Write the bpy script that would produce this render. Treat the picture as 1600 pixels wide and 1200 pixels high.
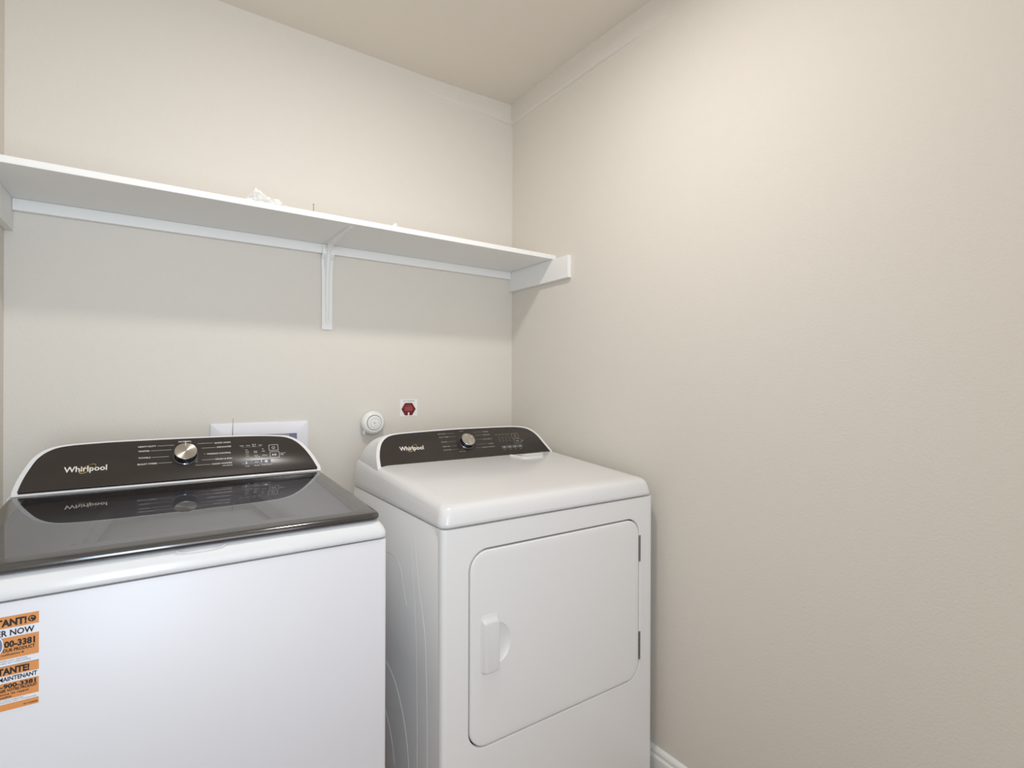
import bpy, bmesh, math, random
from mathutils import Vector, Matrix
random.seed(4)
SC = bpy.context.scene
for o in list(bpy.data.objects): bpy.data.objects.remove(o)
COL = SC.collection

# ---------------------------------------------------------------- camera
YAW = math.radians(34.37)
cd = bpy.data.cameras.new('camera'); cam = bpy.data.objects.new('camera', cd); COL.objects.link(cam)
cd.sensor_width = 36; cd.lens = 36 * 818.7 / 1600; cd.clip_start = .02
cd.shift_y = .8 / 1600
cam.matrix_world = (Matrix.Translation((0, 0, 1.24)) @ Matrix.Rotation(-YAW, 4, 'Z')
                    @ Matrix.Rotation(math.pi / 2, 4, 'X') @ Matrix.Rotation(math.radians(.2), 4, 'Z'))
SC.camera = cam

# ---------------------------------------------------------------- world and light
w = bpy.data.worlds.new('world'); SC.world = w; w.use_nodes = True
bg = w.node_tree.nodes['Background']; bg.inputs[0].default_value = (1.0, .80, .76, 1); bg.inputs[1].default_value = .45
def area(name, loc, target, size, power, col, shape='DISK', size_y=None):
    l = bpy.data.lights.new(name, 'AREA'); l.shape = shape; l.size = size
    if size_y: l.size_y = size_y
    l.energy = power; l.color = col
    o = bpy.data.objects.new(name, l); COL.objects.link(o); o.location = loc
    d = Vector(target) - Vector(loc); o.rotation_euler = d.to_track_quat('-Z', 'Y').to_euler()
    return o
area('ceiling_lamp_light', (.55, .92, 2.452), (.55, .92, 0), .14, 9.6, (1.0, .955, .915))
area('doorway_daylight', (.3, -1.3, 1.2), (.4, 1.9, 1.2), 1.2, 12.8, (.88, .935, 1.0), 'RECTANGLE', 2.0)
area('cool_fill', (-.20, -.6, 1.35), (-.1, 1.9, 1.5), .45, 8.8, (.66, .835, 1.0), 'RECTANGLE', 1.3).data.spread = math.radians(120)  # added cool fill for the back-left wall; there is no window here
area('ceiling_fill', (.10, -.3, 1.8), (.45, 1.2, 2.49), .35, 1.8, (1.0, .92, .86)).data.spread = math.radians(110)  # added fill aimed up to brighten the ceiling, not a known source
SC.view_settings.view_transform = 'Standard'; SC.view_settings.look = 'None'
SC.view_settings.gamma = 1; SC.view_settings.use_curve_mapping = False
SC.view_settings.exposure = 0.0

# ---------------------------------------------------------------- materials
def s2l(c):
    c = c / 255
    return c / 12.92 if c <= .04045 else ((c + .055) / 1.055) ** 2.4
def rgb(r, g, b): return (s2l(r), s2l(g), s2l(b), 1)
def mat(name, col, rough=.5, metal=0, bump=None, spec=.5, coat=0, ior=1.5, vary=0):
    m = bpy.data.materials.new(name); m.use_nodes = True
    nt = m.node_tree; b = nt.nodes['Principled BSDF']
    b.inputs['Base Color'].default_value = col; b.inputs['Roughness'].default_value = rough
    b.inputs['Metallic'].default_value = metal; b.inputs['Specular IOR Level'].default_value = spec
    b.inputs['Coat Weight'].default_value = coat; b.inputs['Coat Roughness'].default_value = .05
    b.inputs['IOR'].default_value = ior
    tc = nt.nodes.new('ShaderNodeTexCoord')
    if bump:
        sc_, st, dist = bump
        n1 = nt.nodes.new('ShaderNodeTexNoise'); n1.inputs['Scale'].default_value = sc_; n1.inputs['Detail'].default_value = 3
        nt.links.new(tc.outputs['Object'], n1.inputs['Vector'])
        bp = nt.nodes.new('ShaderNodeBump'); bp.inputs['Strength'].default_value = st; bp.inputs['Distance'].default_value = dist
        nt.links.new(n1.outputs['Fac'], bp.inputs['Height']); nt.links.new(bp.outputs['Normal'], b.inputs['Normal'])
    if vary:
        n2 = nt.nodes.new('ShaderNodeTexNoise'); n2.inputs['Scale'].default_value = 9; n2.inputs['Detail'].default_value = 2
        nt.links.new(tc.outputs['Object'], n2.inputs['Vector'])
        mx = nt.nodes.new('ShaderNodeMapRange'); mx.inputs['To Min'].default_value = max(0, rough - vary); mx.inputs['To Max'].default_value = rough + vary
        nt.links.new(n2.outputs['Fac'], mx.inputs['Value']); nt.links.new(mx.outputs['Result'], b.inputs['Roughness'])
    return m
M = {}
M['wall'] = mat('wall_paint', rgb(223, 218, 209), .75, bump=(170, .35, .0022), spec=.2)
M['ceil'] = mat('ceiling_paint', rgb(224, 217, 206), .9, bump=(120, .15, .002), spec=.1)
M['trim'] = mat('white_trim_paint', rgb(240, 240, 238), .45, spec=.35, bump=(60, .03, .001))
M['enamel'] = mat('white_enamel', rgb(226, 225, 228), .36, spec=.5, vary=.04)
M['enamel_d'] = mat('white_enamel_dryer', rgb(238, 238, 237), .25, spec=.5, vary=.04)
M['plastic'] = mat('white_gloss_plastic', rgb(229, 229, 229), .18, spec=.5, vary=.03)
M['panel'] = mat('dark_brown_panel', rgb(54, 48, 44), .24, spec=.42, vary=.03)
M['gap'] = mat('dark_gap', rgb(40, 40, 42), .8)
M['steel'] = mat('hinge_steel', rgb(150, 150, 152), .35, metal=.9, bump=(200, .05, .001))
M['chrome'] = mat('dark_chrome', rgb(120, 124, 134), .08, metal=1, vary=.02)
M['print'] = mat('white_print', rgb(225, 222, 216), .6, vary=.05)
M['print_dim'] = mat('grey_print', rgb(178, 172, 163), .6, vary=.05)
M['gold'] = mat('gold_print', rgb(196, 164, 84), .45, vary=.05)
M['orange'] = mat('orange_label', rgb(224, 148, 80), .55, vary=.08)
M['paper'] = mat('label_paper', rgb(236, 238, 244), .55, vary=.08)
M['ink'] = mat('black_ink', rgb(30, 26, 28), .6, vary=.05)
M['ink_grey'] = mat('grey_ink', rgb(120, 122, 130), .6, vary=.05)
M['red'] = mat('red_ink', rgb(112, 14, 18), .6, vary=.05)
M['red_l'] = mat('pale_red_ink', rgb(190, 96, 98), .6, vary=.05)
M['rubber'] = mat('black_rubber', rgb(30, 30, 30), .8, bump=(90, .1, .001))
M['boxwhite'] = mat('outlet_box_plastic', rgb(238, 238, 244), .35, vary=.05)
M['bluegrey'] = mat('blue_grey_plastic', rgb(120, 124, 150), .5, vary=.05)
M['boxin'] = mat('outlet_box_inside', rgb(200, 202, 210), .6, vary=.05)
M['wire'] = mat('grey_wire', rgb(96, 96, 104), .5, vary=.05)
M['fitting'] = mat('white_fitting_plastic', rgb(238, 238, 234), .3, vary=.05)
M['pad'] = mat('touch_pad_grey', rgb(92, 94, 102), .4, vary=.05)
M['tub'] = mat('tub_rim_grey', rgb(160, 160, 162), .5, vary=.05)
M['tubdark'] = mat('tub_dark_plastic', rgb(46, 48, 54), .5, metal=0, vary=.05)
# floor planks
fl = mat('wood_plank_floor', rgb(150, 128, 106), .45)
nt = fl.node_tree; b = nt.nodes['Principled BSDF']; tc = nt.nodes.new('ShaderNodeTexCoord')
bk = nt.nodes.new('ShaderNodeTexBrick'); bk.inputs['Scale'].default_value = 1
bk.inputs['Brick Width'].default_value = 1.2; bk.inputs['Row Height'].default_value = .18; bk.inputs['Mortar Size'].default_value = .002
bk.inputs['Color1'].default_value = rgb(160, 138, 116); bk.inputs['Color2'].default_value = rgb(142, 122, 102); bk.inputs['Mortar'].default_value = rgb(80, 66, 56)
nt.links.new(tc.outputs['Object'], bk.inputs['Vector']); nt.links.new(bk.outputs['Color'], b.inputs['Base Color'])
M['floor'] = fl
# brushed knob face
kb = mat('brushed_knob_metal', rgb(192, 188, 180), .28, metal=1)
nt = kb.node_tree; b = nt.nodes['Principled BSDF']; tg = nt.nodes.new('ShaderNodeTangent'); tg.direction_type = 'RADIAL'; tg.axis = 'Z'
b.inputs['Anisotropic'].default_value = .85; nt.links.new(tg.outputs['Tangent'], b.inputs['Tangent'])
M['knob'] = kb
# tinted lid glass
gl = bpy.data.materials.new('tinted_lid_glass'); gl.use_nodes = True; nt = gl.node_tree; nt.nodes.clear()
out = nt.nodes.new('ShaderNodeOutputMaterial'); mx = nt.nodes.new('ShaderNodeMixShader'); tr = nt.nodes.new('ShaderNodeBsdfTransparent')
gs = nt.nodes.new('ShaderNodeBsdfGlossy'); fr = nt.nodes.new('ShaderNodeFresnel'); fr.inputs['IOR'].default_value = 2.3
tr.inputs[0].default_value = (.50, .50, .53, 1); gs.inputs['Roughness'].default_value = .015; gs.inputs['Color'].default_value = (.93, .95, 1.0, 1)
tcg = nt.nodes.new('ShaderNodeTexCoord'); ng = nt.nodes.new('ShaderNodeTexNoise'); ng.inputs['Scale'].default_value = 3
bg_ = nt.nodes.new('ShaderNodeBump'); bg_.inputs['Strength'].default_value = .004; bg_.inputs['Distance'].default_value = .002
nt.links.new(tcg.outputs['Object'], ng.inputs['Vector']); nt.links.new(ng.outputs['Fac'], bg_.inputs['Height']); nt.links.new(bg_.outputs['Normal'], gs.inputs['Normal'])
nt.links.new(fr.outputs[0], mx.inputs[0]); nt.links.new(tr.outputs[0], mx.inputs[1]); nt.links.new(gs.outputs[0], mx.inputs[2]); nt.links.new(mx.outputs[0], out.inputs[0])
M['glass'] = gl
M['lidframe'] = mat('dark_lid_frame', rgb(44, 43, 44), .12, spec=.7, ior=1.8, vary=.01)
# crinkled clear plastic
pb = bpy.data.materials.new('clear_crinkled_plastic'); pb.use_nodes = True; nt = pb.node_tree; nt.nodes.clear()
out = nt.nodes.new('ShaderNodeOutputMaterial'); mx = nt.nodes.new('ShaderNodeMixShader'); tr = nt.nodes.new('ShaderNodeBsdfTransparent')
pr = nt.nodes.new('ShaderNodeBsdfPrincipled'); pr.inputs['Base Color'].default_value = (.95, .96, .95, 1); pr.inputs['Roughness'].default_value = .12
tcg = nt.nodes.new('ShaderNodeTexCoord'); ng = nt.nodes.new('ShaderNodeTexNoise'); ng.inputs['Scale'].default_value = 90
rp = nt.nodes.new('ShaderNodeMapRange'); rp.inputs['From Min'].default_value = .35; rp.inputs['From Max'].default_value = .65; rp.inputs['To Min'].default_value = .12; rp.inputs['To Max'].default_value = .8
nt.links.new(tcg.outputs['Object'], ng.inputs['Vector']); nt.links.new(ng.outputs['Fac'], rp.inputs['Value']); nt.links.new(rp.outputs['Result'], mx.inputs[0])
nt.links.new(tr.outputs[0], mx.inputs[1]); nt.links.new(pr.outputs[0], mx.inputs[2]); nt.links.new(mx.outputs[0], out.inputs[0])
M['bag'] = pb

# ---------------------------------------------------------------- helpers
ORG = [Vector((0, 0, 0))]
def thing(name, label, cat, loc, group=None):
    o = bpy.data.objects.new(name, None); COL.objects.link(o); o.location = loc; o.empty_display_size = .1
    o['label'] = label; o['category'] = cat
    if group: o['group'] = group
    ORG[0] = Vector(loc)
    return o
def obj(name, bm, m, parent=None, smooth=True, angle=35, bevel=0, seg=2, label=None, kind=None, origin=None, up=False):
    """link a mesh built in world coordinates as one object"""
    bmesh.ops.recalc_face_normals(bm, faces=bm.faces)
    if up:
        for f in bm.faces:
            f.normal_update()
            if f.normal.z < 0: f.normal_flip()
    og = ORG[0] if parent is not None else (Vector(origin) if origin else Vector((0, 0, 0)))
    bmesh.ops.translate(bm, verts=bm.verts, vec=-og)
    me = bpy.data.meshes.new(name); bm.to_mesh(me); bm.free()
    for mm in (m if isinstance(m, (list, tuple)) else [m]): me.materials.append(mm)
    o = bpy.data.objects.new(name, me); COL.objects.link(o)
    if parent is not None: o.parent = parent
    else: o.location = og
    if smooth:
        for p in me.polygons: p.use_smooth = True
        try: me.set_sharp_from_angle(angle=math.radians(angle))
        except Exception: pass
    if bevel:
        bv = o.modifiers.new('bevel', 'BEVEL'); bv.width = bevel; bv.segments = seg; bv.limit_method = 'ANGLE'; bv.harden_normals = False
    if label: o['label'] = label
    if kind: o['kind'] = kind
    return o
def tag(o, label, cat, group=None):
    o['label'] = label; o['category'] = cat
    if group: o['group'] = group
def box(bm, x0, x1, y0, y1, z0, z1):
    vs = [bm.verts.new((x, y, z)) for x in (x0, x1) for y in (y0, y1) for z in (z0, z1)]
    for f in ((0, 1, 3, 2), (4, 6, 7, 5), (0, 4, 5, 1), (2, 3, 7, 6), (0, 2, 6, 4), (1, 5, 7, 3)):
        bm.faces.new([vs[i] for i in f])
    return vs
def bx(*a):
    bm = bmesh.new(); box(bm, *a); return bm
def loft(bm, loops, cap0=True, cap1=True, closed=True):
    L = [[bm.verts.new(p) for p in lp] for lp in loops]
    n = len(L[0])
    for a, b_ in zip(L, L[1:]):
        for i in range(n if closed else n - 1):
            j = (i + 1) % n
            bm.faces.new((a[i], a[j], b_[j], b_[i]))
    if cap0: bm.faces.new(L[0])
    if cap1: bm.faces.new(L[-1])
    return L
def rrect(x0, x1, y0, y1, r, n=6):
    """rounded rectangle outline, 4*(n+1) points; r a number or 4 radii (x1y1, x0y1, x0y0, x1y0)"""
    rs = r if isinstance(r, (tuple, list)) else (r,) * 4
    pts = []
    for (cx, cy, sx, sy, a0, rr) in ((x1, y1, -1, -1, 0, rs[0]), (x0, y1, 1, -1, 90, rs[1]), (x0, y0, 1, 1, 180, rs[2]), (x1, y0, -1, 1, 270, rs[3])):
        ox, oy = cx + sx * rr, cy + sy * rr
        for k in range(n + 1):
            a = math.radians(a0 + 90 * k / n)
            pts.append((ox + rr * math.cos(a), oy + rr * math.sin(a)))
    return pts
def tube(bm, pts, r, n=8, radii=None):
    loops = []
    for i, p in enumerate(pts):
        p = Vector(p)
        d = (Vector(pts[min(i + 1, len(pts) - 1)]) - Vector(pts[max(i - 1, 0)])).normalized()
        u = d.orthogonal().normalized() if i == 0 else (u - d * u.dot(d)).normalized()
        v = d.cross(u); rr = radii[i] if radii else r
        loops.append([p + u * rr * math.cos(2 * math.pi * k / n) + v * rr * math.sin(2 * math.pi * k / n) for k in range(n)])
    loft(bm, loops)
def lathe(bm, c, axis, prof, n=40):
    """prof: list of (radius, height along axis)"""
    axis = Vector(axis).normalized(); u = Vector((1, 0, 0)) if abs(axis.x) < .9 else Vector((0, 1, 0))
    u = (u - axis * u.dot(axis)).normalized(); v = axis.cross(u); c = Vector(c)
    loops = [[c + axis * h + (u * math.cos(2 * math.pi * k / n) + v * math.sin(2 * math.pi * k / n)) * max(r, 1e-5) for k in range(n)] for r, h in prof]
    loft(bm, loops)
def prism_x(bm, prof, x0, x1):
    loft(bm, [[(x0, y, z) for y, z in prof], [(x1, y, z) for y, z in prof]])
def evaluated(o):
    bpy.context.view_layer.update(); dg = bpy.context.evaluated_depsgraph_get()
    return bpy.data.meshes.new_from_object(o.evaluated_get(dg))
_GC = {}
def glyphs(txt, bold=0, res=2):
    key = (txt, bold)
    if key not in _GC:
        cu = bpy.data.curves.new('t', 'FONT'); cu.body = txt; cu.size = 1; cu.resolution_u = res; cu.offset = bold
        o = bpy.data.objects.new('t', cu); COL.objects.link(o); me = evaluated(o)
        vs = [(v.co.x, v.co.y) for v in me.vertices]; fs = [tuple(p.vertices) for p in me.polygons]
        bpy.data.objects.remove(o); bpy.data.curves.remove(cu); bpy.data.meshes.remove(me)
        _GC[key] = (vs, fs)
    return _GC[key]
def write(bm, P, txt, x0, x1, s, cap, bold=.01, off=.0005, shear=0):
    """flat lettering on plane P(x, s, off): left edge x0, right edge x1 (None = natural), baseline s, cap height"""
    vs, fs = glyphs(txt, bold)
    if not vs: return
    ax, bx_ = min(v[0] for v in vs), max(v[0] for v in vs)
    k = cap / .72
    if x0 is None: kx = k; x0 = x1 - (bx_ - ax) * kx
    elif x1 is None: kx = k
    else: kx = (x1 - x0) / (bx_ - ax)
    V = [bm.verts.new(P(x0 + (v[0] - ax) * kx + shear * v[1] * k, s + v[1] * k, off)) for v in vs]
    for f in fs:
        try: bm.faces.new([V[i] for i in f])
        except ValueError: pass
def quad(bm, P, x0, x1, s0, s1, off=.0004):
    bm.faces.new([bm.verts.new(P(x, s, off)) for x, s in ((x0, s0), (x1, s0), (x1, s1), (x0, s1))])
def frame(bm, P, x0, x1, s0, s1, t, off=.0004, r=.002):
    a = rrect(x0, x1, s0, s1, r, 3); b_ = rrect(x0 + t, x1 - t, s0 + t, s1 - t, max(r - t, .0003), 3)
    A = [bm.verts.new(P(x, s, off)) for x, s in a]; B = [bm.verts.new(P(x, s, off)) for x, s in b_]
    for i in range(len(A)): j = (i + 1) % len(A); bm.faces.new((A[i], A[j], B[j], B[i]))
def ring(bm, P, cx, cs, ra, rb, tilt, w0, w1, a0, a1, n=40, off=.0006):
    """open elliptical stroke of varying width"""
    ct, st = math.cos(tilt), math.sin(tilt); A, B = [], []
    for k in range(n + 1):
        t = k / n; a = math.radians(a0 + (a1 - a0) * t); wd = w0 + (w1 - w0) * math.sin(math.pi * t)
        for L_, d in ((A, wd / 2), (B, -wd / 2)):
            x, y = (ra + d) * math.cos(a), (rb + d) * math.sin(a)
            L_.append(bm.verts.new(P(cx + x * ct - y * st, cs + x * st + y * ct, off)))
    for i in range(n): bm.faces.new((A[i], A[i + 1], B[i + 1], B[i]))
def disc(bm, P, cx, cs, r, off=.0006, n=24):
    bm.faces.new([bm.verts.new(P(cx + r * math.cos(2 * math.pi * k / n), cs + r * math.sin(2 * math.pi * k / n), off)) for k in range(n)])

# ---------------------------------------------------------------- room shell
XL, XR, YB, ZC, YF = -.337, 1.336, 1.956, 2.49, -1.6
T = .12
obj('floor', bx(XL - T, XR + T, YF, YB + T, -.06, 0), M['floor'], smooth=False, kind='structure')
obj('ceiling', bx(XL - T, XR + T, YF, YB + T, ZC, ZC + .06), M['ceil'], smooth=False, kind='structure')
obj('wall_back', bx(XL - T, XR + T, YB, YB + T, 0, ZC), M['wall'], smooth=False, kind='structure')
obj('wall_right', bx(XR, XR + T, YF, YB, 0, ZC), M['wall'], smooth=False, kind='structure')
obj('wall_left', bx(XL - T, XL, YF, YB, 0, ZC), M['wall'], smooth=False, kind='structure')
BP = [(0, 0), (.014, 0), (.014, .052), (.0125, .056), (.009, .058), (.009, .066), (.0105, .069), (.0085, .076), (.004, .081), (0, .083)]
def baseboard(name, fn, a, b_):
    bm = bmesh.new(); loft(bm, [[fn(d, t, z) for d, z in BP] for t in (a, b_)])
    obj(name, bm, M['trim'], smooth=False, kind='structure')
baseboard('baseboard_right', lambda d, t, z: (XR - d, t, z), YF, YB)
baseboard('baseboard_left', lambda d, t, z: (XL + d, t, z), YF, YB)
baseboard('baseboard_back', lambda d, t, z: (t, YB - d, z), XL + .014, XR - .014)
# built-up drywall joint under the ceiling, fading out along both walls
def ridge(name, fn, along, prot, drop):
    bm = bmesh.new(); loops = []
    n = 24
    for k in range(n + 1):
        t = k / n; p = prot(t); dz = drop(t)
        prof = [(0, 0), (p, 0), (p, .4), (p, .83), (p * .9, .865), (p * .6, .885), (p * .2, .90), (0, .93)]
        loops.append([fn(d - .0004, along[0] + (along[1] - along[0]) * t, ZC - z * dz) for d, z in prof])
    loft(bm, loops)
    obj(name, bm, M['wall'], angle=25, kind='structure')
ridge('trim_1', lambda d, t, z: (XR - d, t, z), (YB, 1.08), lambda t: .020 * (1 - t ** 3) + .0006, lambda t: .098)
ridge('trim_2', lambda d, t, z: (t, YB - d, z), (XR, .90), lambda t: .018 * (1 - t) ** 1.3 + .0006, lambda t: .098 - .035 * t)

# ceiling lamp just out of frame
t = thing('ceiling_light', 'round white flush ceiling light above the washer and dryer', 'light', (.55, .92, ZC))
bm = bmesh.new(); lathe(bm, (.55, .92, ZC), (0, 0, -1), [(.0, 0), (.095, 0), (.095, .012), (.085, .026), (.078, .028), (.074, .02), (.0, .02)])
obj('light_trim', bm, M['trim'], t)

# ---------------------------------------------------------------- shelf
t = thing('wall_shelf', 'long white painted shelf on cleats running above the washer and dryer', 'shelf', (.5, YB, 1.742))
SZ = 1.742
obj('shelf_board', bx(XL + .0005, XR - .0005, 1.64, YB - .0005, SZ, SZ + .0178), M['trim'], t, bevel=.0015)
obj('ledger', bx(XL + .019, XR - .019, YB - .019, YB - .0005, 1.7095, SZ - .0003), M['trim'], t, bevel=.001)
for s_, xa in ((-1, XL), (1, XR)):
    x0, x1 = (xa + .0005, xa + .0185) if s_ < 0 else (xa - .0185, xa - .0005)
    obj('side_cleat', bx(x0, x1, 1.548, YB - .0005, 1.6555, SZ - .0003), M['trim'], t, bevel=.001)
# stamped bracket
bc = .5195
bm = bmesh.new()
def plate(bm, pts, off):   # pts (halfwidth, y, z) along centre line -> thin strip
    pass
yw = YB - .0195
wv = lambda z: .0185 if z < 1.62 else .0185 + .003 * min(1, (z - 1.62) / .08)
vert = []
zs_ = [1.4375, 1.46, 1.55, 1.62, 1.66, 1.70, 1.7405]
# vertical plate: sits on the wall below the ledger and steps over the ledger face
def yat(z): return YB - .003 if z < 1.690 else (YB - .003 - .0185 * min(1, (z - 1.690) / .018))
zz = [1.4375, 1.45, 1.5, 1.56, 1.60, 1.64, 1.67, 1.69, 1.696, 1.702, 1.708, 1.72, 1.7405]
fr_ = [[(bc + s * wv(z), yat(z) - o_, z) for z in zz] for s, o_ in ((-1, 0), (-1, .0022), (1, .0022), (1, 0))]
loft(bm, [[fr_[k][i] for k in range(4)] for i in range(len(zz))])
br = obj('shelf_bracket', bm, M['trim'], t, angle=40, label='white stamped metal shelf bracket')
bm = bmesh.new()
def arm_w(y): u_ = (YB - .02 - y) / .27; return .0185 * (1 - .45 * u_)
ys_ = [YB - .0215, 1.90, 1.85, 1.80, 1.75, 1.70, 1.675, 1.668, 1.664]
loft(bm, [[(bc - wd, y, SZ - .0004), (bc - wd, y, SZ - .0026), (bc + wd, y, SZ - .0026), (bc + wd, y, SZ - .0004)]
          for y, wd in [(y, arm_w(y) if y > 1.674 else arm_w(1.675) * (.8 if y > 1.667 else .45)) for y in ys_]])
obj('bracket_arm', bm, M['trim'], br)
# embossed rib running down the upright, round the corner and out along the arm
path = [(yat(1.452) - .002, 1.452, .2), (yat(1.47) - .004, 1.47, .7), (yat(1.55) - .007, 1.55, 1), (YB - .012, 1.62, 1), (YB - .018, 1.67, 1.05), (YB - .026, 1.70, 1.1), (YB - .033, 1.718, 1.1),
        (YB - .050, 1.7285, 1.1), (YB - .09, 1.7325, 1), (1.80, 1.7335, .9), (1.74, 1.7355, .7), (1.70, 1.738, .4), (1.685, 1.7392, .15)]
bm = bmesh.new(); loops = []
for i, (y, z, k) in enumerate(path):
    hw = .0062 * min(1, k + .15)
    a_, c_ = path[max(0, i - 1)], path[min(len(path) - 1, i + 1)]
    d = Vector((0, c_[0] - a_[0], c_[1] - a_[1])).normalized(); nrm = Vector((0, -d.z, d.y))
    if nrm.y > 0 or (abs(nrm.y) < .3 and nrm.z > 0): nrm = -nrm
    c0 = Vector((bc, y, z)); back = -nrm * (.012 if 3 <= i <= 8 else .006)
    ctr = [(-hw * 1.5, back), (-hw, Vector((0, 0, 0)) - nrm * .001), (-hw * .55, nrm * .0014), (hw * .55, nrm * .0014), (hw, -nrm * .001), (hw * 1.5, back)]
    lp = []
    for dx, o_ in ctr:
        p = c0 + Vector((dx, 0, 0)) + o_
        p.z = min(p.z, SZ - .001); p.y = min(p.y, YB - .001)
        lp.append(p)
    loops.append(lp)
loft(bm, loops)
obj('embossed_rib', bm, M['trim'], br, angle=60)
bm = bmesh.new(); lathe(bm, (bc, 1.676, SZ - .0024), (0, 0, -1), [(0, 0), (.0042, 0), (.0040, .0012), (.0022, .0022), (0, .0023)], 16)
obj('screw', bm, M['trim'], br)
bm = bmesh.new(); lathe(bm, (bc, YB - .005, 1.446), (0, -1, 0), [(0, 0), (.0042, 0), (.0040, .0012), (.0022, .0022), (0, .0023)], 16)
obj('screw', bm, M['trim'], br)

# ---------------------------------------------------------------- things on the shelf
bm = bmesh.new()
bmesh.ops.create_icosphere(bm, subdivisions=4, radius=1)
from mathutils import noise
bz = SZ + .0178
for v in bm.verts:
    n = v.co.normalized(); q = 1 + .35 * noise.noise(n * 2.3) + .28 * abs(noise.noise(n * 6 + Vector((3, 1, 2))))
    x = n.x * q; y = n.y * q; z = max(n.z * q, -.55)
    h = .013 + .030 * max(0, 1 - abs(x + .55) / .62) ** 1.2 + .008 * max(0, 1 - abs(x - .3) / .7)
    v.co = Vector((.272 + x * .054, 1.672 + y * .024, bz + .001 + (z + .55) / 1.6 * h * 1.1))
o = obj('plastic_bag', bm, M['bag'], None, angle=12, origin=(.272, 1.67, bz))
tag(o, 'crumpled clear plastic bag lying on the white shelf board', 'bag')
bm = bmesh.new(); lathe(bm, (.4035, 1.672, bz), (0, 0, 1), [(0, 0), (.0009, .0), (.0009, .030), (.0020, .0305), (.0020, .0318), (0, .032)], 10)
o = obj('nail', bm, M['wire'], None, origin=(.4035, 1.672, bz)); tag(o, 'thin dark nail standing up from the shelf beside the clear bag', 'nail')
bm = bmesh.new()
lp0 = [(.648, 1.655), (.664, 1.652), (.668, 1.668), (.655, 1.676), (.646, 1.668)]
loft(bm, [[(x, y, bz) for x, y in lp0], [(x + .001, y, bz + .005 + .006 * (x > .66) - .003 * (x < .65)) for x, y in lp0], [(.657 + (x - .657) * .5, y, bz + .007 + .007 * (x > .655)) for x, y in lp0]])
o = obj('plastic_scrap', bm, M['boxwhite'], None, smooth=False, origin=(.656, 1.665, bz)); tag(o, 'tiny white scrap on the shelf between bracket and right wall', 'scrap')

# ---------------------------------------------------------------- control console shared builder
TH = math.radians(42); CT, ST = math.cos(TH), math.sin(TH)
def plane(y0, z0):
    def P(x, s, off=0):
        x *= 1 + .153 * s; s *= 1.115 + .17 * s     # the face widens a little towards its top
        return Vector((x, y0 + s * ST - off * CT, z0 + s * CT + off * ST))
    return P
def spline(pts, n=6):
    """Catmull-Rom through open points"""
    out = []
    P_ = [pts[0]] + list(pts) + [pts[-1]]
    for i in range(1, len(P_) - 2):
        p0, p1, p2, p3 = P_[i - 1], P_[i], P_[i + 1], P_[i + 2]
        for k in range(n):
            t = k / n
            out.append(tuple(.5 * ((2 * p1[d]) + (-p0[d] + p2[d]) * t + (2 * p0[d] - 5 * p1[d] + 4 * p2[d] - p3[d]) * t * t + (-p0[d] + 3 * p1[d] - 3 * p2[d] + p3[d]) * t ** 3) for d in (0, 1)))
    out.append(tuple(pts[-1])); return out
def console(parent, P, outl, yrear, ztop_in, border, mhouse):
    """outl: panel outline (x, s) open curve from bottom left over the top to bottom right"""
    cx = (outl[0][0] + outl[-1][0]) / 2
    cur = spline(outl, 5)
    def grow(c, g):
        res = []
        for i, (x, s) in enumerate(c):
            a_, b_ = c[max(i - 1, 0)], c[min(i + 1, len(c) - 1)]
            d = Vector((b_[0] - a_[0], b_[1] - a_[1])).normalized()
            gg = g * (.42 + .58 * abs(d.y)) if g > .0012 else g
            res.append((x - d.y * gg, s + d.x * gg))
        return res
    def closed(c, s0): return [(c[0][0], s0)] + c + [(c[-1][0], s0)]
    bm = bmesh.new()
    loops = []
    for g, off in ((-.001, -.001), (.0, -.0002), (border * .3, 0), (border - .0016, -.0002), (border - .0004, -.0014), (border, -.005)):
        c = closed(grow(cur, g), -.008 - max(g, 0) * .2)
        loops.append([P(x, s, off) for x, s in c])
    # back towards the rear wall; the top leans forward
    smax = max(s for _, s in cur)
    for frac in (.5, 1.0):
        c = closed(grow(cur, border + .001 * frac), -.010)
        lp = []
        for x, s in c:
            f0 = P(x, s, -.006); k = max(0, s / smax)
            yr = max(yrear - .092 * k ** .85, f0.y + .024)
            lp.append(Vector((x, f0.y + (yr - f0.y) * frac, f0.z - .004 * frac * k - .012 * frac * (1 - k))))
        loops.append(lp)
    L = loft(bm, loops, cap0=False, cap1=True)
    hs = obj('console', bm, mhouse, parent, angle=28, label='white console housing with rounded shoulders')
    bm = bmesh.new()
    a = [P(x, s, .0006) for x, s in closed(grow(cur, .0001), -.0005)]
    b1 = [P(x, s, .0003) for x, s in closed(grow(cur, .0006), -.0010)]
    b_ = [P(x, s, -.002) for x, s in closed(grow(cur, .0006), -.0010)]
    loft(bm, [b_, b1, a])
    pn = obj('control_panel', bm, M['panel'], parent, angle=30, label='dark brown glossy control panel')
    return hs, pn
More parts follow.
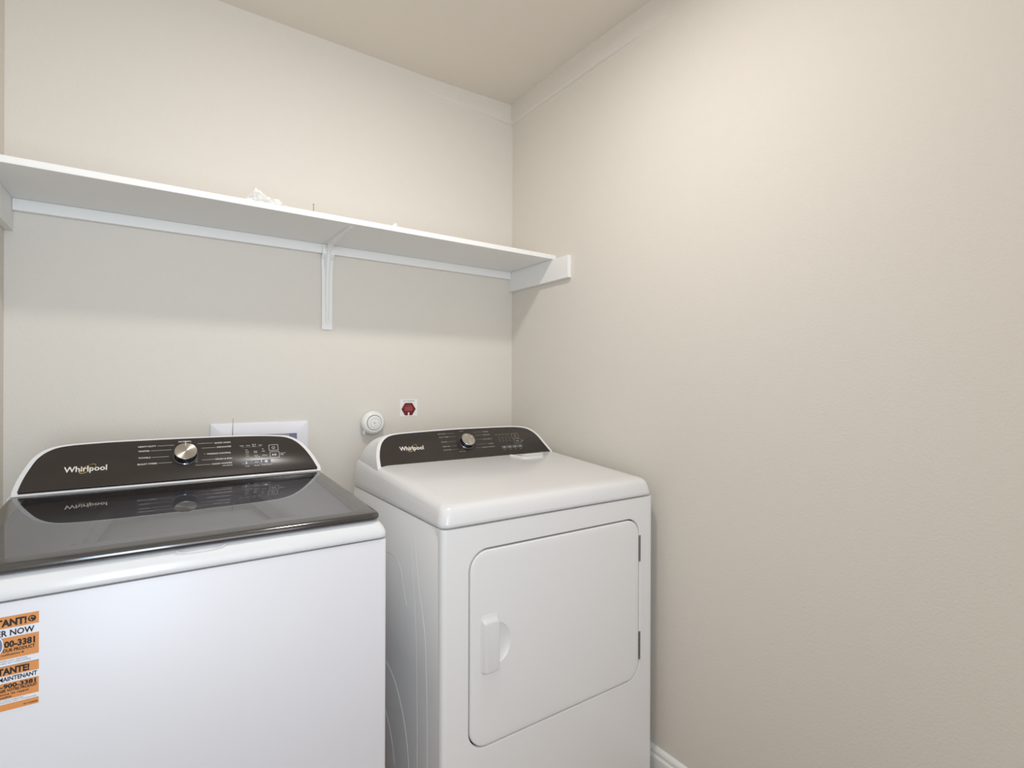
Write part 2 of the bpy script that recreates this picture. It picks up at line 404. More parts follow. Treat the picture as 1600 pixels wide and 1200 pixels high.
def knob(parent, P, cx, cs, r, h, ang):
    c = P(cx, cs, .0008); ax = P(0, 0, 1) - P(0, 0, 0)
    bm = bmesh.new(); lathe(bm, c, ax, [(r * 1.07, 0), (r * 1.07, .0015), (r * 1.0, .003), (r * .985, h * .92), (r * .97, h - .0006), (r * .93, h), (0, h)], 64)
    k = obj('knob', bm, M['chrome'], parent, angle=40, label='round dark chrome dial')
    # the face has its own axes so the brushing runs round it
    me = bpy.data.meshes.new('knob_face'); b2 = bmesh.new()
    bmesh.ops.create_circle(b2, cap_ends=False, segments=64, radius=r * .955)
    ring0 = list(b2.verts); top = [b2.verts.new((v.co.x * .97, v.co.y * .97, .0008)) for v in ring0]; inn = [b2.verts.new((v.co.x * .05, v.co.y * .05, .0008)) for v in ring0]
    n = len(ring0)
    for i in range(n):
        j = (i + 1) % n
        b2.faces.new((ring0[i], ring0[j], top[j], top[i])); b2.faces.new((top[i], top[j], inn[j], inn[i]))
    b2.faces.new(inn)
    bmesh.ops.recalc_face_normals(b2, faces=b2.faces)
    b2.to_mesh(me); b2.free(); me.materials.append(M['knob'])
    for p in me.polygons: p.use_smooth = True
    me.set_sharp_from_angle(angle=math.radians(30))
    f = bpy.data.objects.new('knob_face', me); COL.objects.link(f); f.parent = k
    f.location = Vector(c) + ax.normalized() * h - ORG[0]
    f.rotation_euler = (ax.normalized()).to_track_quat('Z', 'Y').to_euler()
    f['label'] = 'brushed silver dial face'
    # pointer groove
    bm = bmesh.new(); Q = lambda x, s: Vector(c) + ax.normalized() * (h + .0011) + (P(1, 0) - P(0, 0)) * x + (P(0, 1) - P(0, 0)) * s
    ca, sa = math.cos(ang), math.sin(ang)
    bm.faces.new([bm.verts.new(Q(x * ca - s * sa, x * sa + s * ca)) for x, s in ((-.0008, r * .45), (.0008, r * .45), (.0008, r * .9), (-.0008, r * .9))])
    obj('pointer_line', bm, M['print'], k, smooth=False)
    return k
def logo(parent, P, x0, x1, s):
    kx = (x1 - x0)
    bm = bmesh.new(); write(bm, P, 'Whirlpool', x0, x1, s, kx * .172, bold=.022, off=.0010)
    obj('brand_lettering', bm, M['print'], parent, smooth=False)
    bm = bmesh.new(); cx, cs = x0 + kx * .545, s + kx * .075
    ring(bm, P, cx, cs, kx * .215, kx * .085, math.radians(33), .0002, kx * .022, 60, 300, off=.0013)
    ring(bm, P, cx, cs, kx * .215, kx * .085, math.radians(33), .0002, kx * .012, -50, 75, off=.0013)
    obj('brand_ring', bm, M['gold'], parent, smooth=False, label='gold elliptical ring through the brand name')

# ================================================================ WASHER
wx0, wx1, wyf, wyr, wz = -.279, .4220, 1.100, 1.775, .905
t = thing('washing_machine', 'white top-load washer with dark glass lid and an orange sticker on its front', 'washing machine', ((wx0 + wx1) / 2, 1.40, 0))
# cabinet
bm = bmesh.new()
c = lambda g, z: [(x, y, z) for x, y in rrect(wx0 + g, wx1 - g, wyf + g, wyr - g, .007 + g * .2, 5)]
loft(bm, [c(.012, .03), c(.002, .033), c(.001, .05), c(.0, .07), c(0, .5), c(0, wz - .005), c(.0010, wz - .0028), c(.016, wz - .0026), c(.016, wz + .004)])
obj('cabinet', bm, M['enamel'], t, angle=40)
for x in (wx0 + .06, wx1 - .06):
    for y in (wyf + .06, wyr - .06):
        bm = bmesh.new(); lathe(bm, (x, y, 0), (0, 0, 1), [(0, 0), (.022, 0), (.022, .012), (.012, .016), (.01, .034), (0, .034)], 20)
        obj('foot', bm, M['rubber'], t)
# top deck with a tub opening under the lid
def deck_loops(x0, x1, y0, y1, prof, r, slope):
    z0, zt = prof[0][1], prof[-1][1]
    out = []
    for g, z in prof:
        k = (z - z0) / (zt - z0)
        out.append([(x, y, z + slope * k * max(0, y - y0)) for x, y in rrect(x0 + g, x1 - g, y0 + g, y1 - g * .3, (r * .6 + .002, r * .6 + .002, r, r), 8)])
    return out
prof = [(.001, wz + .0002), (-.0012, wz + .002), (-.0018, wz + .006), (-.0012, wz + .013), (.002, wz + .021), (.007, wz + .029), (.013, wz + .0345), (.020, wz + .037)]
loops = deck_loops(wx0, wx1, wyf, wyr, prof, .015, .052)
bm = bmesh.new()
L = loft(bm, loops, cap1=False)
top = L[-1]; n = len(top)
TC = (.069, 1.37)
def deckz(y): return wz + .037 + .052 * (y - wyf)
def radial(v, r, dz=0):
    a = math.atan2(v.co.y - TC[1], v.co.x - TC[0]); x, y = TC[0] + r * math.cos(a), TC[1] + r * .93 * math.sin(a)
    return (x, y, deckz(y) + dz)
prev = top
for r, dz in ((.245, -.002), (.232, -.004), (.224, -.012), (.222, -.04)):
    cur = [bm.verts.new(radial(v, r, dz)) for v in top]
    for i in range(n): j = (i + 1) % n; bm.faces.new((prev[i], prev[j], cur[j], cur[i]))
    prev = cur
obj('top_deck', bm, M['plastic'], t, angle=45, label='glossy white rounded rim below the lid')
bm = bmesh.new(); lathe(bm, (TC[0], TC[1] - .005, deckz(TC[1]) - .36), (0, 0, 1), [(0, 0), (.20, 0), (.212, .02), (.212, .318), (.222, .33), (.236, .334), (.236, .329), (.224, .322), (.216, .30), (.216, -.004), (0, -.004)], 48)
obj('wash_tub', bm, M['tubdark'], t, angle=40)
# finger notch under the lid front
bm = bmesh.new()
pts = []
for k in range(17):
    u_ = k / 16; x = .034 + .077 * u_; dip = math.sin(math.pi * u_) ** .5
    pts.append((x, wyf + .0072 - .0008 * dip, wz + .0355 - .0065 * dip))
tube(bm, pts, .0011, 6)
obj('lid_notch_lip', bm, M['plastic'], t)
# lid: dark frame with a tinted glass pane
lx0, lx1, ly0, ly1 = wx0 + .0105, wx1 - .0095, 1.1075, 1.6135
def lz(y): return .9585 + .0455 * (y - ly0)
def lid_loop(g, dz, ry=0, rr=.020):
    pts = rrect(lx0 + g, lx1 - g, ly0 + g, ly1 - g, (.012, .012, rr, rr), 8)
    res = []
    for x, y in pts:
        k = (y - ly0) / (ly1 - ly0); bulge = .0045 * math.sin(math.pi * min(1, max(0, k)))
        x += bulge * (1 if x > .07 else -1) * .8 - .0 * k
        res.append((x, y, lz(y) + dz))
    return res
bm = bmesh.new()
GI = .034
loft(bm, [lid_loop(GI, -.013), lid_loop(.006, -.0165), lid_loop(.0015, -.0145), lid_loop(0, -.010), lid_loop(.0004, -.006), lid_loop(.0028, -.0022), lid_loop(.0065, -.0006), lid_loop(.012, 0), lid_loop(GI, .0004), lid_loop(GI, -.013)], cap0=False, cap1=False)
lid = obj('lid', bm, M['lidframe'], t, angle=50, label='dark grey lid frame')
bm = bmesh.new()
A = lid_loop(GI - .0002, .0003); B = lid_loop(GI - .0002, -.004)
bm.faces.new([bm.verts.new(p) for p in A])
obj('lid_glass', bm, M['glass'], lid, angle=50, label='tinted glass pane of the lid', up=True)
# console
PW = plane(1.62, .990)
OW = [(-.2555, 0), (-.2490, .0266), (-.2395, .0525), (-.2254, .0810), (-.2040, .1000), (-.1744, .1090), (-.115, .1128), (-.0542, .1142), (.0871, .1145), (.2300, .1125), (.3050, .1075), (.3345, .1000), (.3560, .0850), (.3745, .0620), (.3905, .0330), (.4043, 0)]
hs, pn = console(t, PW, OW, wyr, 0, .0118, M['plastic'])
# apron that joins the deck to the console
bm = bmesh.new()
loft(bm, [[(wx0 + .004, 1.618, .93), (wx1 - .003, 1.618, .93), (wx1 - .003, 1.618, .976), (wx1 - .012, 1.6165, .9852), (wx0 + .013, 1.6165, .9852), (wx0 + .004, 1.618, .976)],
          [(wx0 + .004, wyr - .004, .93), (wx1 - .003, wyr - .004, .93), (wx1 - .003, wyr - .004, .972), (wx1 - .012, wyr - .004, .980), (wx0 + .013, wyr - .004, .980), (wx0 + .004, wyr - .004, .972)]])
obj('console_base', bm, M['plastic'], t, angle=30, bevel=.002)
knob(pn, PW, .0712, .0642, .0272, .022, .0)
logo(pn, PW, -.1773, -.0949, .0400)
WT = [("HEAVY DUTY",-.0326,.0060,.0950),("WHITES",-.0321,-.0084,.0822),("TOWELS",-.0321,-.0060,.0635),("BULKY ITEMS",-.0332,.0079,.0460),
("QUICK WASH",.1399,.1792,.0950),("DELICATES",.1456,.1801,.0822),("WRINKLE CONTROL",.1204,.1791,.0635),("DRAIN & SPIN",.1406,.1806,.0465),("CLEAN WASHER",.1314,.1807,.0330),("NORMAL",.0560,.0860,.1040)]
WS = [("with affresh",.1556,.1804,.0268),("Wash",.2017,.2121,.0822),("Rinse",.2190,.2282,.0822),("Extra",.2340,.2440,.0848),("Rinse",.2345,.2428,.0795),("Spin",.2506,.2598,.0818),
("Hot",.2157,.2214,.0690),("Warm",.2153,.2248,.0626),("Cool",.2157,.2235,.0562),("Cold",.2157,.2234,.0498),("Tap Cold",.2117,.2322,.0434),("Heavy",.2368,.2450,.0636),("Soil",.2373,.2447,.0594),
("Normal",.2375,.2466,.0506),("Light Soil",.2380,.2512,.0460),("Max",.2585,.2631,.0690),("High",.2584,.2653,.0624),("Medium",.2583,.2709,.0498),("Temp",.2113,.2228,.0198),("Soil",.2354,.2477,.0198),
("Deep Water",.2537,.2801,.0205),("HOLD TO",.3060,.3203,.0525),("START",.3060,.3155,.0480)]
WL = [(.0088,.0462,.0968),(-.0056,.0398,.0839),(-.0036,.0339,.0652),(.0101,.0402,.0478),(.0994,.1360,.0976),(.1088,.1424,.0835),(.1132,.1173,.0662),(.1085,.1387,.0485),(.0933,.1290,.0346)]
for i, (s_, a_, b_, y) in enumerate(WT):
    bm = bmesh.new(); write(bm, PW, s_, a_, b_, y, .0040, .016, .0010)
    if i < 9: quad(bm, PW, WL[i][0], WL[i][1], WL[i][2] - .00028, WL[i][2] + .00028, .0010)
    obj('cycle_label', bm, M['print'], pn, smooth=False)
for lo, hi in ((0, 1), (1, 6), (6, 11), (11, 15), (15, 18), (18, 21), (21, 23)):
    bm = bmesh.new()
    for s_, a_, b_, y in WS[lo:hi]: write(bm, PW, s_, a_, b_, y, .0027, .012, .0010)
    if lo == 1: quad(bm, PW, .205, .258, .0783, .0785, .0010)
    obj('setting_label', bm, M['print'], pn, smooth=False)
bm = bmesh.new()
for x0, x1 in ((.2050, .2292), (.2302, .2539), (.2552, .2795)): quad(bm, PW, x0, x1 - .0006, .0255, .0375, .0009)
obj('touch_pad', bm, M['pad'], pn, smooth=False, label='grey touch pads')
bm = bmesh.new()
quad(bm, PW, .2150, .2166, .0300, .0358, .0011); disc(bm, PW, .2158, .0292, .0019, .0011, 14)
for k in range(3): ring(bm, PW, .2385 + .0032 * k, .0298, .0014, .0022, 0, .0008, .0009, 0, 180, 12, .0011)
disc(bm, PW, .2669, .0316, .0038, .0011, 20); quad(bm, PW, .2628, .2646, .0288, .0342, .0011)
frame(bm, PW, .2768, .3020, .0634, .0820, .0009, .0010, .0015); frame(bm, PW, .2782, .3036, .0408, .0598, .0009, .0010, .0015)
ring(bm, PW, .2892, .0725, .0040, .0040, math.radians(90), .0009, .0010, 35, 325, 24, .0011); quad(bm, PW, .2888, .2896, .0728, .0772, .0011)
bm.faces.new([bm.verts.new(PW(x, s, .0011)) for x, s in ((.2842, .0470), (.2842, .0538), (.2893, .0504))])
quad(bm, PW, .2910, .2924, .0472, .0536, .0011); quad(bm, PW, .2936, .2950, .0472, .0536, .0011); quad(bm, PW, .2899, .2903, .0466, .0542, .0011)
obj('button_icons', bm, M['print'], pn, smooth=False, label='white button outlines and icons')
# front sticker
PF = lambda x, s, off=0: Vector((x, wyf - off, s))
sx0, sx1 = -.2450, -.1478
bm = bmesh.new(); loft(bm, [[PF(x, s, -.0002) for x, s in rrect(sx0, sx1, .7375, .8816, .002, 3)], [PF(x, s, .0004) for x, s in rrect(sx0, sx1, .7375, .8816, .002, 3)]])
stk = obj('notice_sticker', bm, M['paper'], t, smooth=False, label='orange and white notice sticker')
bm = bmesh.new()
for s1, s0 in ((.8816, .8635), (.8492, .8160), (.8054, .7905), (.7795, .7548), (.7475, .7375)): quad(bm, PF, sx0, sx1, s0, s1, .0007)
obj('orange_band', bm, M['orange'], stk, smooth=False)
bm = bmesh.new()
def xr(px): return -.1918 + (px) * (.0436 / 60)
write(bm, PF, 'IMPORTANT!', -.2330, xr(41), .8668, .0105, .045, .0010)
write(bm, PF, 'REGISTER NOW', -.2300, xr(53.5), .8516, .0092, .022, .0010)
write(bm, PF, '1-888-900-3381', -.2207, xr(54.5), .8340, .0096, .042, .0010)
write(bm, PF, 'TO REGISTER YOUR PRODUCT', -.2250, xr(54.5), .8268, .0050, .034, .0010)
write(bm, PF, 'for important safety notifications &', -.2290, xr(37), .8215, .0033, .016, .0010)
write(bm, PF, 'IMPORTANTE!', -.2260, xr(45.5), .7930, .0098, .045, .0010)
write(bm, PF, "S'INSCRIRE MAINTENANT", -.2290, xr(58), .7826, .0066, .022, .0010)
write(bm, PF, '1-888-900-3381', -.2137, xr(56), .7715, .0064, .042, .0010)
write(bm, PF, 'POUR ENREGISTRER VOTRE PRODUIT', -.2263, xr(57.8), .7660, .0044, .034, .0010)
write(bm, PF, 'pour les notifications de rappel', -.2270, xr(44), .7612, .0032, .016, .0010)
write(bm, PF, 'et de qualité', -.2080, xr(17.5), .7568, .0032, .016, .0010)
write(bm, PF, 'W11564086', xr(36), xr(59), .7400, .0026, .010, .0010)
disc(bm, PF, xr(49.5), .8722, .0048, .0010)
quad(bm, PF, sx0, sx1, .8052, .8057, .0009)
obj('black_lettering', bm, M['ink'], stk, smooth=False)
bm = bmesh.new()
ring(bm, PF, xr(49.8), .8722, .0030, .0022, math.radians(-40), .0008, .0013, 100, 280, 16, .0013)
disc(bm, PF, xr(48.6), .8700, .0010, .0013, 10); disc(bm, PF, xr(51.6), .8738, .0010, .0013, 10)
obj('phone_icon', bm, M['orange'], stk, smooth=False)
bm = bmesh.new()
write(bm, PF, 'Registration is not required to activate your warranty', sx0 + .004, xr(42), .8125, .0022, .006, .0010)
write(bm, PF, 'and your privacy is protected under our notice policy', sx0 + .004, xr(48), .8092, .0022, .006, .0010)
obj('fine_print', bm, M['ink_grey'], stk, smooth=False)
bm = bmesh.new()
write(bm, PF, "L'enregistrement n'est pas requis pour activer la garantie", sx0 + .004, xr(36), .7520, .0018, .006, .0010)
write(bm, PF, 'de votre produit et vos renseignements sont confidentiels', sx0 + .004, xr(57), .7494, .0018, .006, .0010)
obj('fine_print', bm, M['ink_grey'], stk, smooth=False)
bm = bmesh.new(); disc(bm, PF, -.2105, .8385, .0225, .0014, 48)
obj('white_circle', bm, M['paper'], stk, smooth=False)
bm = bmesh.new(); disc(bm, PF, -.2105, .8385, .0210, .0016, 48)
obj('grey_disc', bm, M['bluegrey'], stk, smooth=False)

# ================================================================ DRYER
dx0, dx1, dyf, dyr, dz0 = .562, 1.299, 1.112, 1.778, .896
t = thing('clothes_dryer', 'white front-load dryer with a side-hinged door beside the right wall', 'dryer', ((dx0 + dx1) / 2, 1.45, 0))
# side and rear cabinet shell
bm = bmesh.new()
c = lambda g, z: [(x, y, z) for x, y in rrect(dx0 + .0015 + g, dx1 - .0015 - g, dyf + .022, dyr - g, .006, 4)]
loft(bm, [c(.004, .03), c(0, .034), c(0, .5), c(0, dz0 - .004), c(.001, dz0 - .0028), c(.014, dz0 - .0026), c(.014, dz0 + .003)])
obj('cabinet', bm, M['enamel_d'], t, angle=40)
# embossed ribs pressed in the left side
bm = bmesh.new()
def rib(pts, r=.0024):
    cur = spline(pts, 6); tube(bm, [(dx0 + .0015 + r * .55, y, z) for y, z in cur], r, 8, [r * (.3 if i in (0, len(cur) - 1) else 1) for i in range(len(cur))])
rib([(1.276, .845), (1.262, .79), (1.245, .72), (1.222, .655), (1.206, .60), (1.198, .50), (1.193, .40), (1.192, .25), (1.192, .15)])
rib([(1.300, .82), (1.290, .76), (1.272, .68), (1.262, .60), (1.256, .50), (1.252, .35), (1.251, .15)], .0016)
rib([(1.60, .748), (1.48, .752), (1.42, .755), (1.385, .747), (1.360, .725), (1.340, .675), (1.320, .64)], .0022)
rib([(1.62, .44), (1.48, .43), (1.40, .40), (1.34, .33), (1.31, .25), (1.30, .15)], .0022)
rib([(1.62, .33), (1.52, .31), (1.44, .25), (1.40, .16)], .0018)
obj('side_embossing', bm, M['enamel_d'], t, angle=70)
# front panel: ring with a rounded opening
DX0, DX1, DZ0, DZ1 = .636, 1.2395, .3375, .8315
N_ = 12
inner = rrect(DX0, DX1, DZ0, DZ1, .052, N_)
def outer(g): # same point count, projected on the outer rectangle
    return rrect(dx0 + g, dx1 - g, .034 + 0 * g, dz0 - .0035, .0004, N_)
bm = bmesh.new()
def Lp(pts, y): return [(x, y, z) for x, z in pts]
innr = lambda g: rrect(DX0 + g, DX1 - g, DZ0 + g, DZ1 - g, .052 - g, N_)
loft(bm, [Lp(innr(.0), dyf + .02), Lp(innr(0), dyf + .003), Lp(innr(-.0008), dyf + .0008), Lp(innr(-.0025), dyf), Lp(innr(-.0045), dyf),
          Lp(outer(.0145), dyf), Lp(outer(.012), dyf), Lp(outer(.006), dyf + .0012), Lp(outer(.002), dyf + .005), Lp(outer(.0), dyf + .011), Lp(outer(.0), dyf + .0185), Lp(outer(.003), dyf + .020), Lp(outer(.003), dyf + .024)], cap0=False, cap1=False)
obj('front_panel', bm, M['enamel_d'], t, angle=50)
bm = bmesh.new(); loft(bm, [Lp(innr(.0004), dyf + .0105), Lp(innr(.0004), dyf + .0216)]); obj('door_gap_shade', bm, M['gap'], t, smooth=False)  # dark plate just behind the door; shade of the gap put into its colour
# door slab
bm = bmesh.new()
g0 = .0034
loft(bm, [Lp(innr(g0 + .001), dyf + .0100), Lp(innr(g0), dyf + .0094), Lp(innr(g0), dyf + .004), Lp(innr(g0 + .0008), dyf + .0012), Lp(innr(g0 + .003), dyf - .0008), Lp(innr(g0 + .008), dyf - .0016), Lp(innr(g0 + .016), dyf - .0018)])
door = obj('door', bm, M['enamel_d'], t, angle=50)
cut = bmesh.new(); bmesh.ops.create_uvsphere(cut, u_segments=40, v_segments=24, radius=1)
bmesh.ops.scale(cut, verts=cut.verts, vec=(.046, .011, .054)); bmesh.ops.translate(cut, verts=cut.verts, vec=(.714, dyf - .0045, .5885))
cm = bpy.data.meshes.new('c'); cut.to_mesh(cm); cut.free(); co = bpy.data.objects.new('c', cm); COL.objects.link(co)
door.parent = None; door.location = ORG[0]
bo = door.modifiers.new('b', 'BOOLEAN'); bo.operation = 'DIFFERENCE'; bo.object = co; bo.solver = 'EXACT'
nm = evaluated(door); door.modifiers.clear(); old = door.data; door.data = nm; nm.name = 'door'
bpy.data.objects.remove(co); bpy.data.meshes.remove(cm)
door.parent = t; door.location = (0, 0, 0)
for p in nm.polygons: p.use_smooth = True
nm.set_sharp_from_angle(angle=math.radians(24))
# grip pad
bm = bmesh.new()
hy = dyf - .0016
R_ = lambda a, b_, c_, d_, r, y: [(x, y, z) for x, z in rrect(a, b_, c_, d_, r, 5)]
loft(bm, [R_(.668, .7215, .5195, .6655, .012, hy + .001), R_(.668, .7215, .5195, .6655, .012, hy - .0008), R_(.6695, .7205, .5205, .6635, .011, hy - .0016),
          R_(.6715, .7195, .522, .6600, .010, hy - .0020), R_(.6745, .7190, .5225, .6530, .008, hy - .007), R_(.6790, .7183, .524, .6490, .006, hy - .0098), R_(.684, .7165, .527, .6460, .005, hy - .0104)])
obj('door_handle', bm, M['plastic'], door, angle=50, label='raised white finger grip')
for z0, z1 in ((.6955, .7760), (.3935, .4790)):
    bm = bmesh.new(); zc = z0; kk = 0
    while zc < z1 - .001:
        z2 = min(zc + .0155, z1); lathe(bm, (DX1 - .0005, dyf - .0012, zc + .0008), (0, 0, 1), [(0, 0), (.0022, 0), (.0022, z2 - zc - .0016), (0, z2 - zc - .0016)], 12)
        zc = z2; kk += 1
    box(bm, DX1 + .0005, DX1 + .0042, dyf - .0011, dyf + .0006, z0, z1)
    obj('door_hinge', bm, M['steel'], door, angle=40, label='thin steel door hinge')
for x in (dx0 + .06, dx1 - .06):
    for y in (dyf + .07, dyr - .06):
        bm = bmesh.new(); lathe(bm, (x, y, 0), (0, 0, 1), [(0, 0), (.022, 0), (.022, .012), (.012, .016), (.01, .034), (0, .034)], 20)
        obj('foot', bm, M['rubber'], t)
# top deck
prof = [(.001, dz0 + .0004), (-.0012, dz0 + .003), (-.0008, dz0 + .010), (.0030, dz0 + .026), (.0060, dz0 + .0355), (.0100, dz0 + .0425), (.0160, dz0 + .0470), (.0250, dz0 + .0495), (.040, dz0 + .0508), (.052, dz0 + .0512)]
loops = []
for i, lp in enumerate(deck_loops(dx0, dx1, dyf, dyr, prof, .026, .078)): loops.append(lp)
bm = bmesh.new(); loft(bm, loops)
obj('top_deck', bm, M['plastic'], t, angle=60, label='glossy white rounded top')
def dkz(y): return dz0 + .0515 + .078 * (y - dyf)
# console
PD = plane(1.58, .983)
OD = [(.5868, -.0), (.5885, .030), (.5945, .0560), (.6045, .0780), (.6210, .0940), (.6450, .1030), (.700, .1072), (.8488, .1115), (.9800, .1122), (1.1000, .1110), (1.1550, .1070), (1.1900, .0970), (1.2180, .0740), (1.2390, .0380), (1.2600, 0)]
hs, pn = console(t, PD, OD, dyr, 0, .0125, M['plastic'])
bm = bmesh.new()
loft(bm, [[(dx0 + .012, 1.574, .945), (dx1 - .014, 1.574, .945), (dx1 - .016, 1.576, .9705), (dx1 - .028, 1.5745, .9790), (dx0 + .022, 1.5745, .9790), (dx0 + .012, 1.576, .9705)],
          [(dx0 + .006, dyr + .006, .90), (dx1 - .006, dyr + .006, .90), (dx1 - .01, dyr + .006, .935), (dx1 - .02, dyr + .006, .945), (dx0 + .02, dyr + .006, .945), (dx0 + .010, dyr + .006, .935)]])
obj('console_base', bm, M['plastic'], t, angle=30, bevel=.002)
# lint filter door in the deck
bm = bmesh.new()
lpf = [(1.066, 1.569), (1.086, 1.514), (1.098, 1.508), (1.156, 1.506), (1.172, 1.512), (1.215, 1.569)]
def off_loop(k, dz): 
    cxm, cym = 1.135, 1.545
    return [(cxm + (x - cxm) * k, cym + (y - cym) * k if y < 1.565 else y, dkz(y) + dz) for x, y in lpf]
loft(bm, [off_loop(1.02, -.003), off_loop(1.02, .0022), off_loop(.985, .0034), off_loop(.93, .0036), off_loop(.90, .0022), off_loop(.87, .0020)])
lf = obj('lint_filter_door', bm, M['plastic'], t, angle=40, bevel=.0006)
bm = bmesh.new()
lp2 = [(1.108, 1.558), (1.110, 1.540), (1.188, 1.540), (1.196, 1.558)]
loft(bm, [[(x, y, dkz(y) + .0018) for x, y in lp2], [(x, y, dkz(y) + (.0065 if y < 1.55 else .0035)) for x, y in lp2]])
obj('finger_tab', bm, M['plastic'], lf, bevel=.0015)
knob(pn, PD, .9079, .0598, .0262, .020, -1.1)
logo(pn, PD, .6580, .7425, .0465)
DT = [("HEAVY DUTY",.8060,.8360,.0960),("BULKY ITEMS",.8087,.8440,.0838),("CASUAL",.8105,.8358,.0659),("TIMED DRY",.8114,.8424,.0489),("QUICK DRY",.8131,.8437,.0359),
("NORMAL",.9869,1.0099,.0960),("DELICATES",.9832,1.0113,.0837),("QUICK REFRESH",.9783,1.0154,.0669),("TOWELS",.9949,1.0168,.0484),("WRINKLE CONTROL",.9635,1.0189,.0360)]
DL = ((.838, .868, .0975), (.846, .872, .0853), (.838, .868, .0674), (.845, .868, .0504), (.846, .872, .0375), (.945, .984, .0975), (.948, .981, .0853), (.950, .976, .0684), (.948, .990, .0499), (.940, .961, .0375))
for (s_, a_, b_, y), (c_, d_, y2) in zip(DT, DL):
    bm = bmesh.new(); write(bm, PD, s_, a_, b_, y, .0030, .014, .0010); quad(bm, PD, c_, d_, y2 - .00022, y2 + .00022, .0010)
    obj('cycle_label', bm, M['print_dim'], pn, smooth=False)
for s_, a_, b_, y in (('SENSOR', .892, .907, .1030), ('MANUAL', .872, .898, .0270)):
    bm = bmesh.new(); write(bm, PD, s_, a_, b_, y, .0022, .01, .0010); obj('cycle_label', bm, M['print_dim'], pn, smooth=False)
bm = bmesh.new()
for k, s_ in enumerate(('Damp', 'Sensing', 'Cool', 'Done')): write(bm, PD, s_, 1.034 + .0165 * k, 1.046 + .0165 * k, .0820, .0020, .008, .0010)
for k in range(4):
    for q in range(3): quad(bm, PD, 1.045 + .015 * k if q < 3 else 0, 1.050 + .015 * k, .0560 + .0085 * (k % 2 == 1) * 0 + .0075 * q, .0568 + .0075 * q, .0010)
frame(bm, PD, 1.1040, 1.1345, .0650, .0835, .0006, .0010, .0012); frame(bm, PD, 1.1085, 1.1400, .0435, .0620, .0006, .0010, .0012)
ring(bm, PD, 1.1192, .0742, .0038, .0038, math.radians(90), .0006, .0007, 35, 325, 20, .0011); quad(bm, PD, 1.1189, 1.1195, .0745, .0785, .0011)
bm.faces.new([bm.verts.new(PD(x, s, .0011)) for x, s in ((1.1190, .0495), (1.1190, .0560), (1.1240, .0527))])
quad(bm, PD, 1.1258, 1.1268, .0497, .0558, .0011); quad(bm, PD, 1.1280, 1.1290, .0497, .0558, .0011)
write(bm, PD, 'HOLD TO', 1.1415, 1.154, .0530, .0020, .008, .0010); write(bm, PD, 'START', 1.1415, 1.150, .0500, .0020, .008, .0010)
obj('setting_label', bm, M['print_dim'], pn, smooth=False)
bm = bmesh.new()
for k in range(4): quad(bm, PD, 1.0480 + .0235 * k, 1.0690 + .0235 * k, .0265, .0375, .0009)
obj('touch_pad', bm, M['pad'], pn, smooth=False, label='grey touch pads')
bm = bmesh.new()
for k in range(4):
    disc(bm, PD, 1.0585 + .0235 * k, .0320, .0028, .0011, 14)
    write(bm, PD, ('Dry', 'Temp', 'Time', 'Signal')[k], 1.0540 + .0235 * k, 1.0635 + .0235 * k, .0215, .0020, .008, .0010)
obj('button_icons', bm, M['print_dim'], pn, smooth=False)

# ================================================================ things on the back wall
# washer outlet box
t = thing('outlet_box', 'white recessed laundry outlet box on the back wall behind the washer', 'outlet box', (.303, YB, .98))
bm = bmesh.new()
A = rrect(.1517, .4545, .86, 1.1085, .003, 3); B = rrect(.198, .4165, .895, 1.0665, .003, 3)
f1 = lambda pts, y: [(x, y, z) for x, z in pts]
loft(bm, [f1(A, YB - .0004), f1(A, YB - .0055), f1(rrect(.1532, .453, .8615, 1.107, .003, 3), YB - .0068), f1(rrect(.1975, .417, .8945, 1.067, .003, 3), YB - .0068), f1(B, YB - .0058), f1(B, YB - .0012)], cap0=False, cap1=False)
ob = obj('box_frame', bm, M['boxwhite'], t, angle=40)
obj('box_back', bx(.19, .43, YB - .0014, YB - .0004, .885, 1.075), M['boxin'], t, smooth=False)
obj('shutoff_valve', bx(.393, .4155, YB - .0056, YB - .0014, .93, 1.065), M['bluegrey'], t, bevel=.0008)
bm = bmesh.new(); tube(bm, [(.199, 1.80, .90), (.1985, 1.80, 1.0), (.1985, 1.80, 1.06), (.1995, 1.80, 1.10), (.2010, 1.80, 1.135)], .001, 8, [.0014, .0014, .0012, .0009, .0004])
o = obj('drain_wire', bm, M['wire'], None, origin=(.199, 1.80, .90)); tag(o, 'thin grey wire standing up behind the washer in front of the outlet box', 'wire')
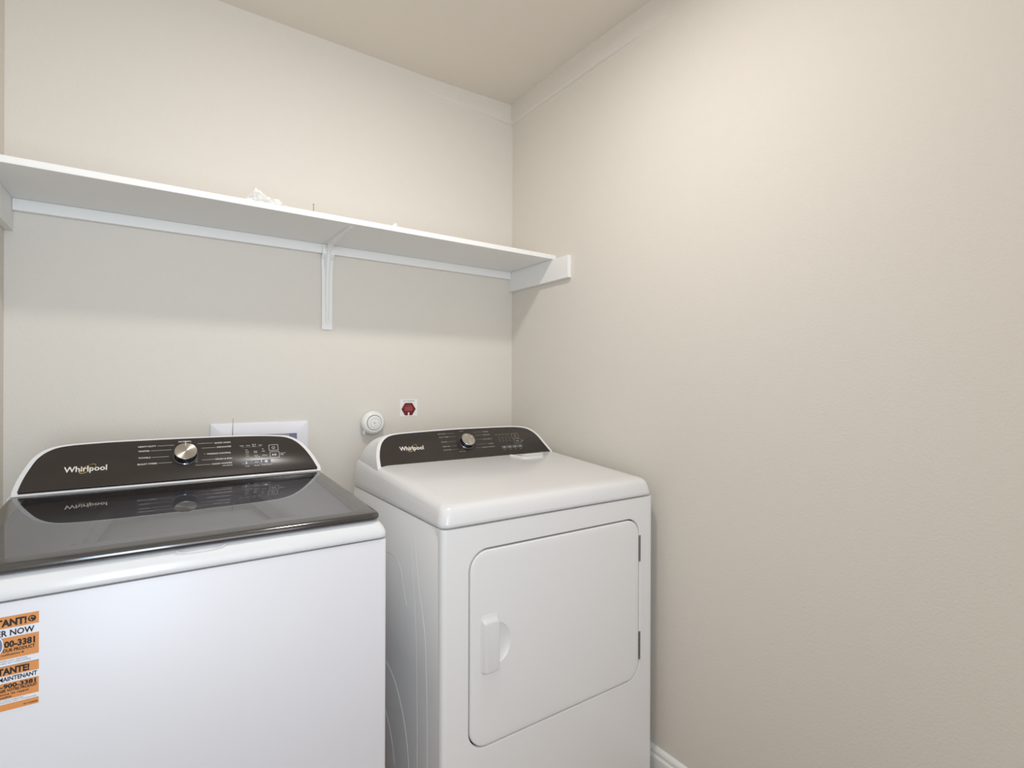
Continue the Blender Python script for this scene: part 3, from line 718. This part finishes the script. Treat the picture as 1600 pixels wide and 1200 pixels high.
# round fitting
fx, fz = .686, 1.094
t = thing('wall_fitting', 'round white plastic fitting on the back wall left of the dryer console', 'wall fitting', (fx, YB, fz))
bm = bmesh.new(); lathe(bm, (fx, YB - .0004, fz), (0, -1, 0), [(.036, 0), (.036, .012), (.0445, .015), (.0455, .020), (.0440, .028), (.0395, .0345), (.033, .038), (.0300, .0382), (.0288, .037), (.0286, .027), (0, .027)], 56)
obj('cover', bm, M['fitting'], t, angle=50)
bm = bmesh.new(); lathe(bm, (fx, YB - .0355, fz), (0, -1, 0), [(.0262, -.008), (.0266, .0035), (.0245, .005), (.0195, .0054), (.0186, .0026), (.0168, .0026), (.0160, .0056), (0, .0062)], 48)
dl = obj('centre_dial', bm, M['fitting'], t, angle=30)
bm = bmesh.new(); lathe(bm, (fx - .001, YB - .0418, fz), (0, -1, 0), [(0, 0), (.0018, 0), (.0018, .0008), (0, .0008)], 14)
obj('dark_hole', bm, M['gap'], dl)
bm = bmesh.new(); box(bm, fx + .0000, fx + .0030, YB - .0432, YB - .0405, fz - .019, fz - .004); box(bm, fx + .0035, fx + .0045, YB - .0428, YB - .0405, fz - .002, fz + .012)
obj('slot_tab', bm, M['fitting'], dl, bevel=.0004)
bm = bmesh.new(); box(bm, fx - .036, fx - .031, YB - .024, YB - .008, fz - .043, fz - .028)
obj('release_tab', bm, M['fitting'], t, bevel=.001)
# sticker with a red hexagon
PB = lambda x, s, off=0: Vector((x, YB - off, s))
t = thing('wall_sticker', 'small white sticker with a dark red hexagon on the wall above the dryer', 'sticker', (.839, YB, 1.1485))
bm = bmesh.new()
loft(bm, [[PB(x, s, o_) for x, s in rrect(.8025, .8755, 1.1125, 1.1795, .002, 3)] for o_ in (.0002, .0008)])
obj('backing', bm, M['fitting'], t, smooth=False)
bm = bmesh.new()
hx, hz, hr = .8385, 1.1405, .0305
bm.faces.new([bm.verts.new(PB(hx + hr * math.cos(math.radians(60 * k)), hz + hr * .93 * math.sin(math.radians(60 * k)), .0011)) for k in range(6)])
obj('red_hexagon', bm, M['red'], t, smooth=False)
bm = bmesh.new(); write(bm, PB, 'NO CHARGE', .816, .864, 1.1705, .0052, .008, .0011)
obj('heading', bm, M['ink_grey'], t, smooth=False)
bm = bmesh.new()
write(bm, PB, 'WARNING', .8265, .8505, 1.1525, .0045, .02, .0014)
for k in range(4): quad(bm, PB, .8215 + .001 * (k % 2), .8560 - .002 * (k % 2), 1.1470 - .0042 * k, 1.1490 - .0042 * k, .0014)
obj('pale_lettering', bm, M['red_l'], t, smooth=False)
bm = bmesh.new(); quad(bm, PB, .8355, .8415, 1.1135, 1.1275, .0014); obj('white_mark', bm, M['paper'], t, smooth=False)
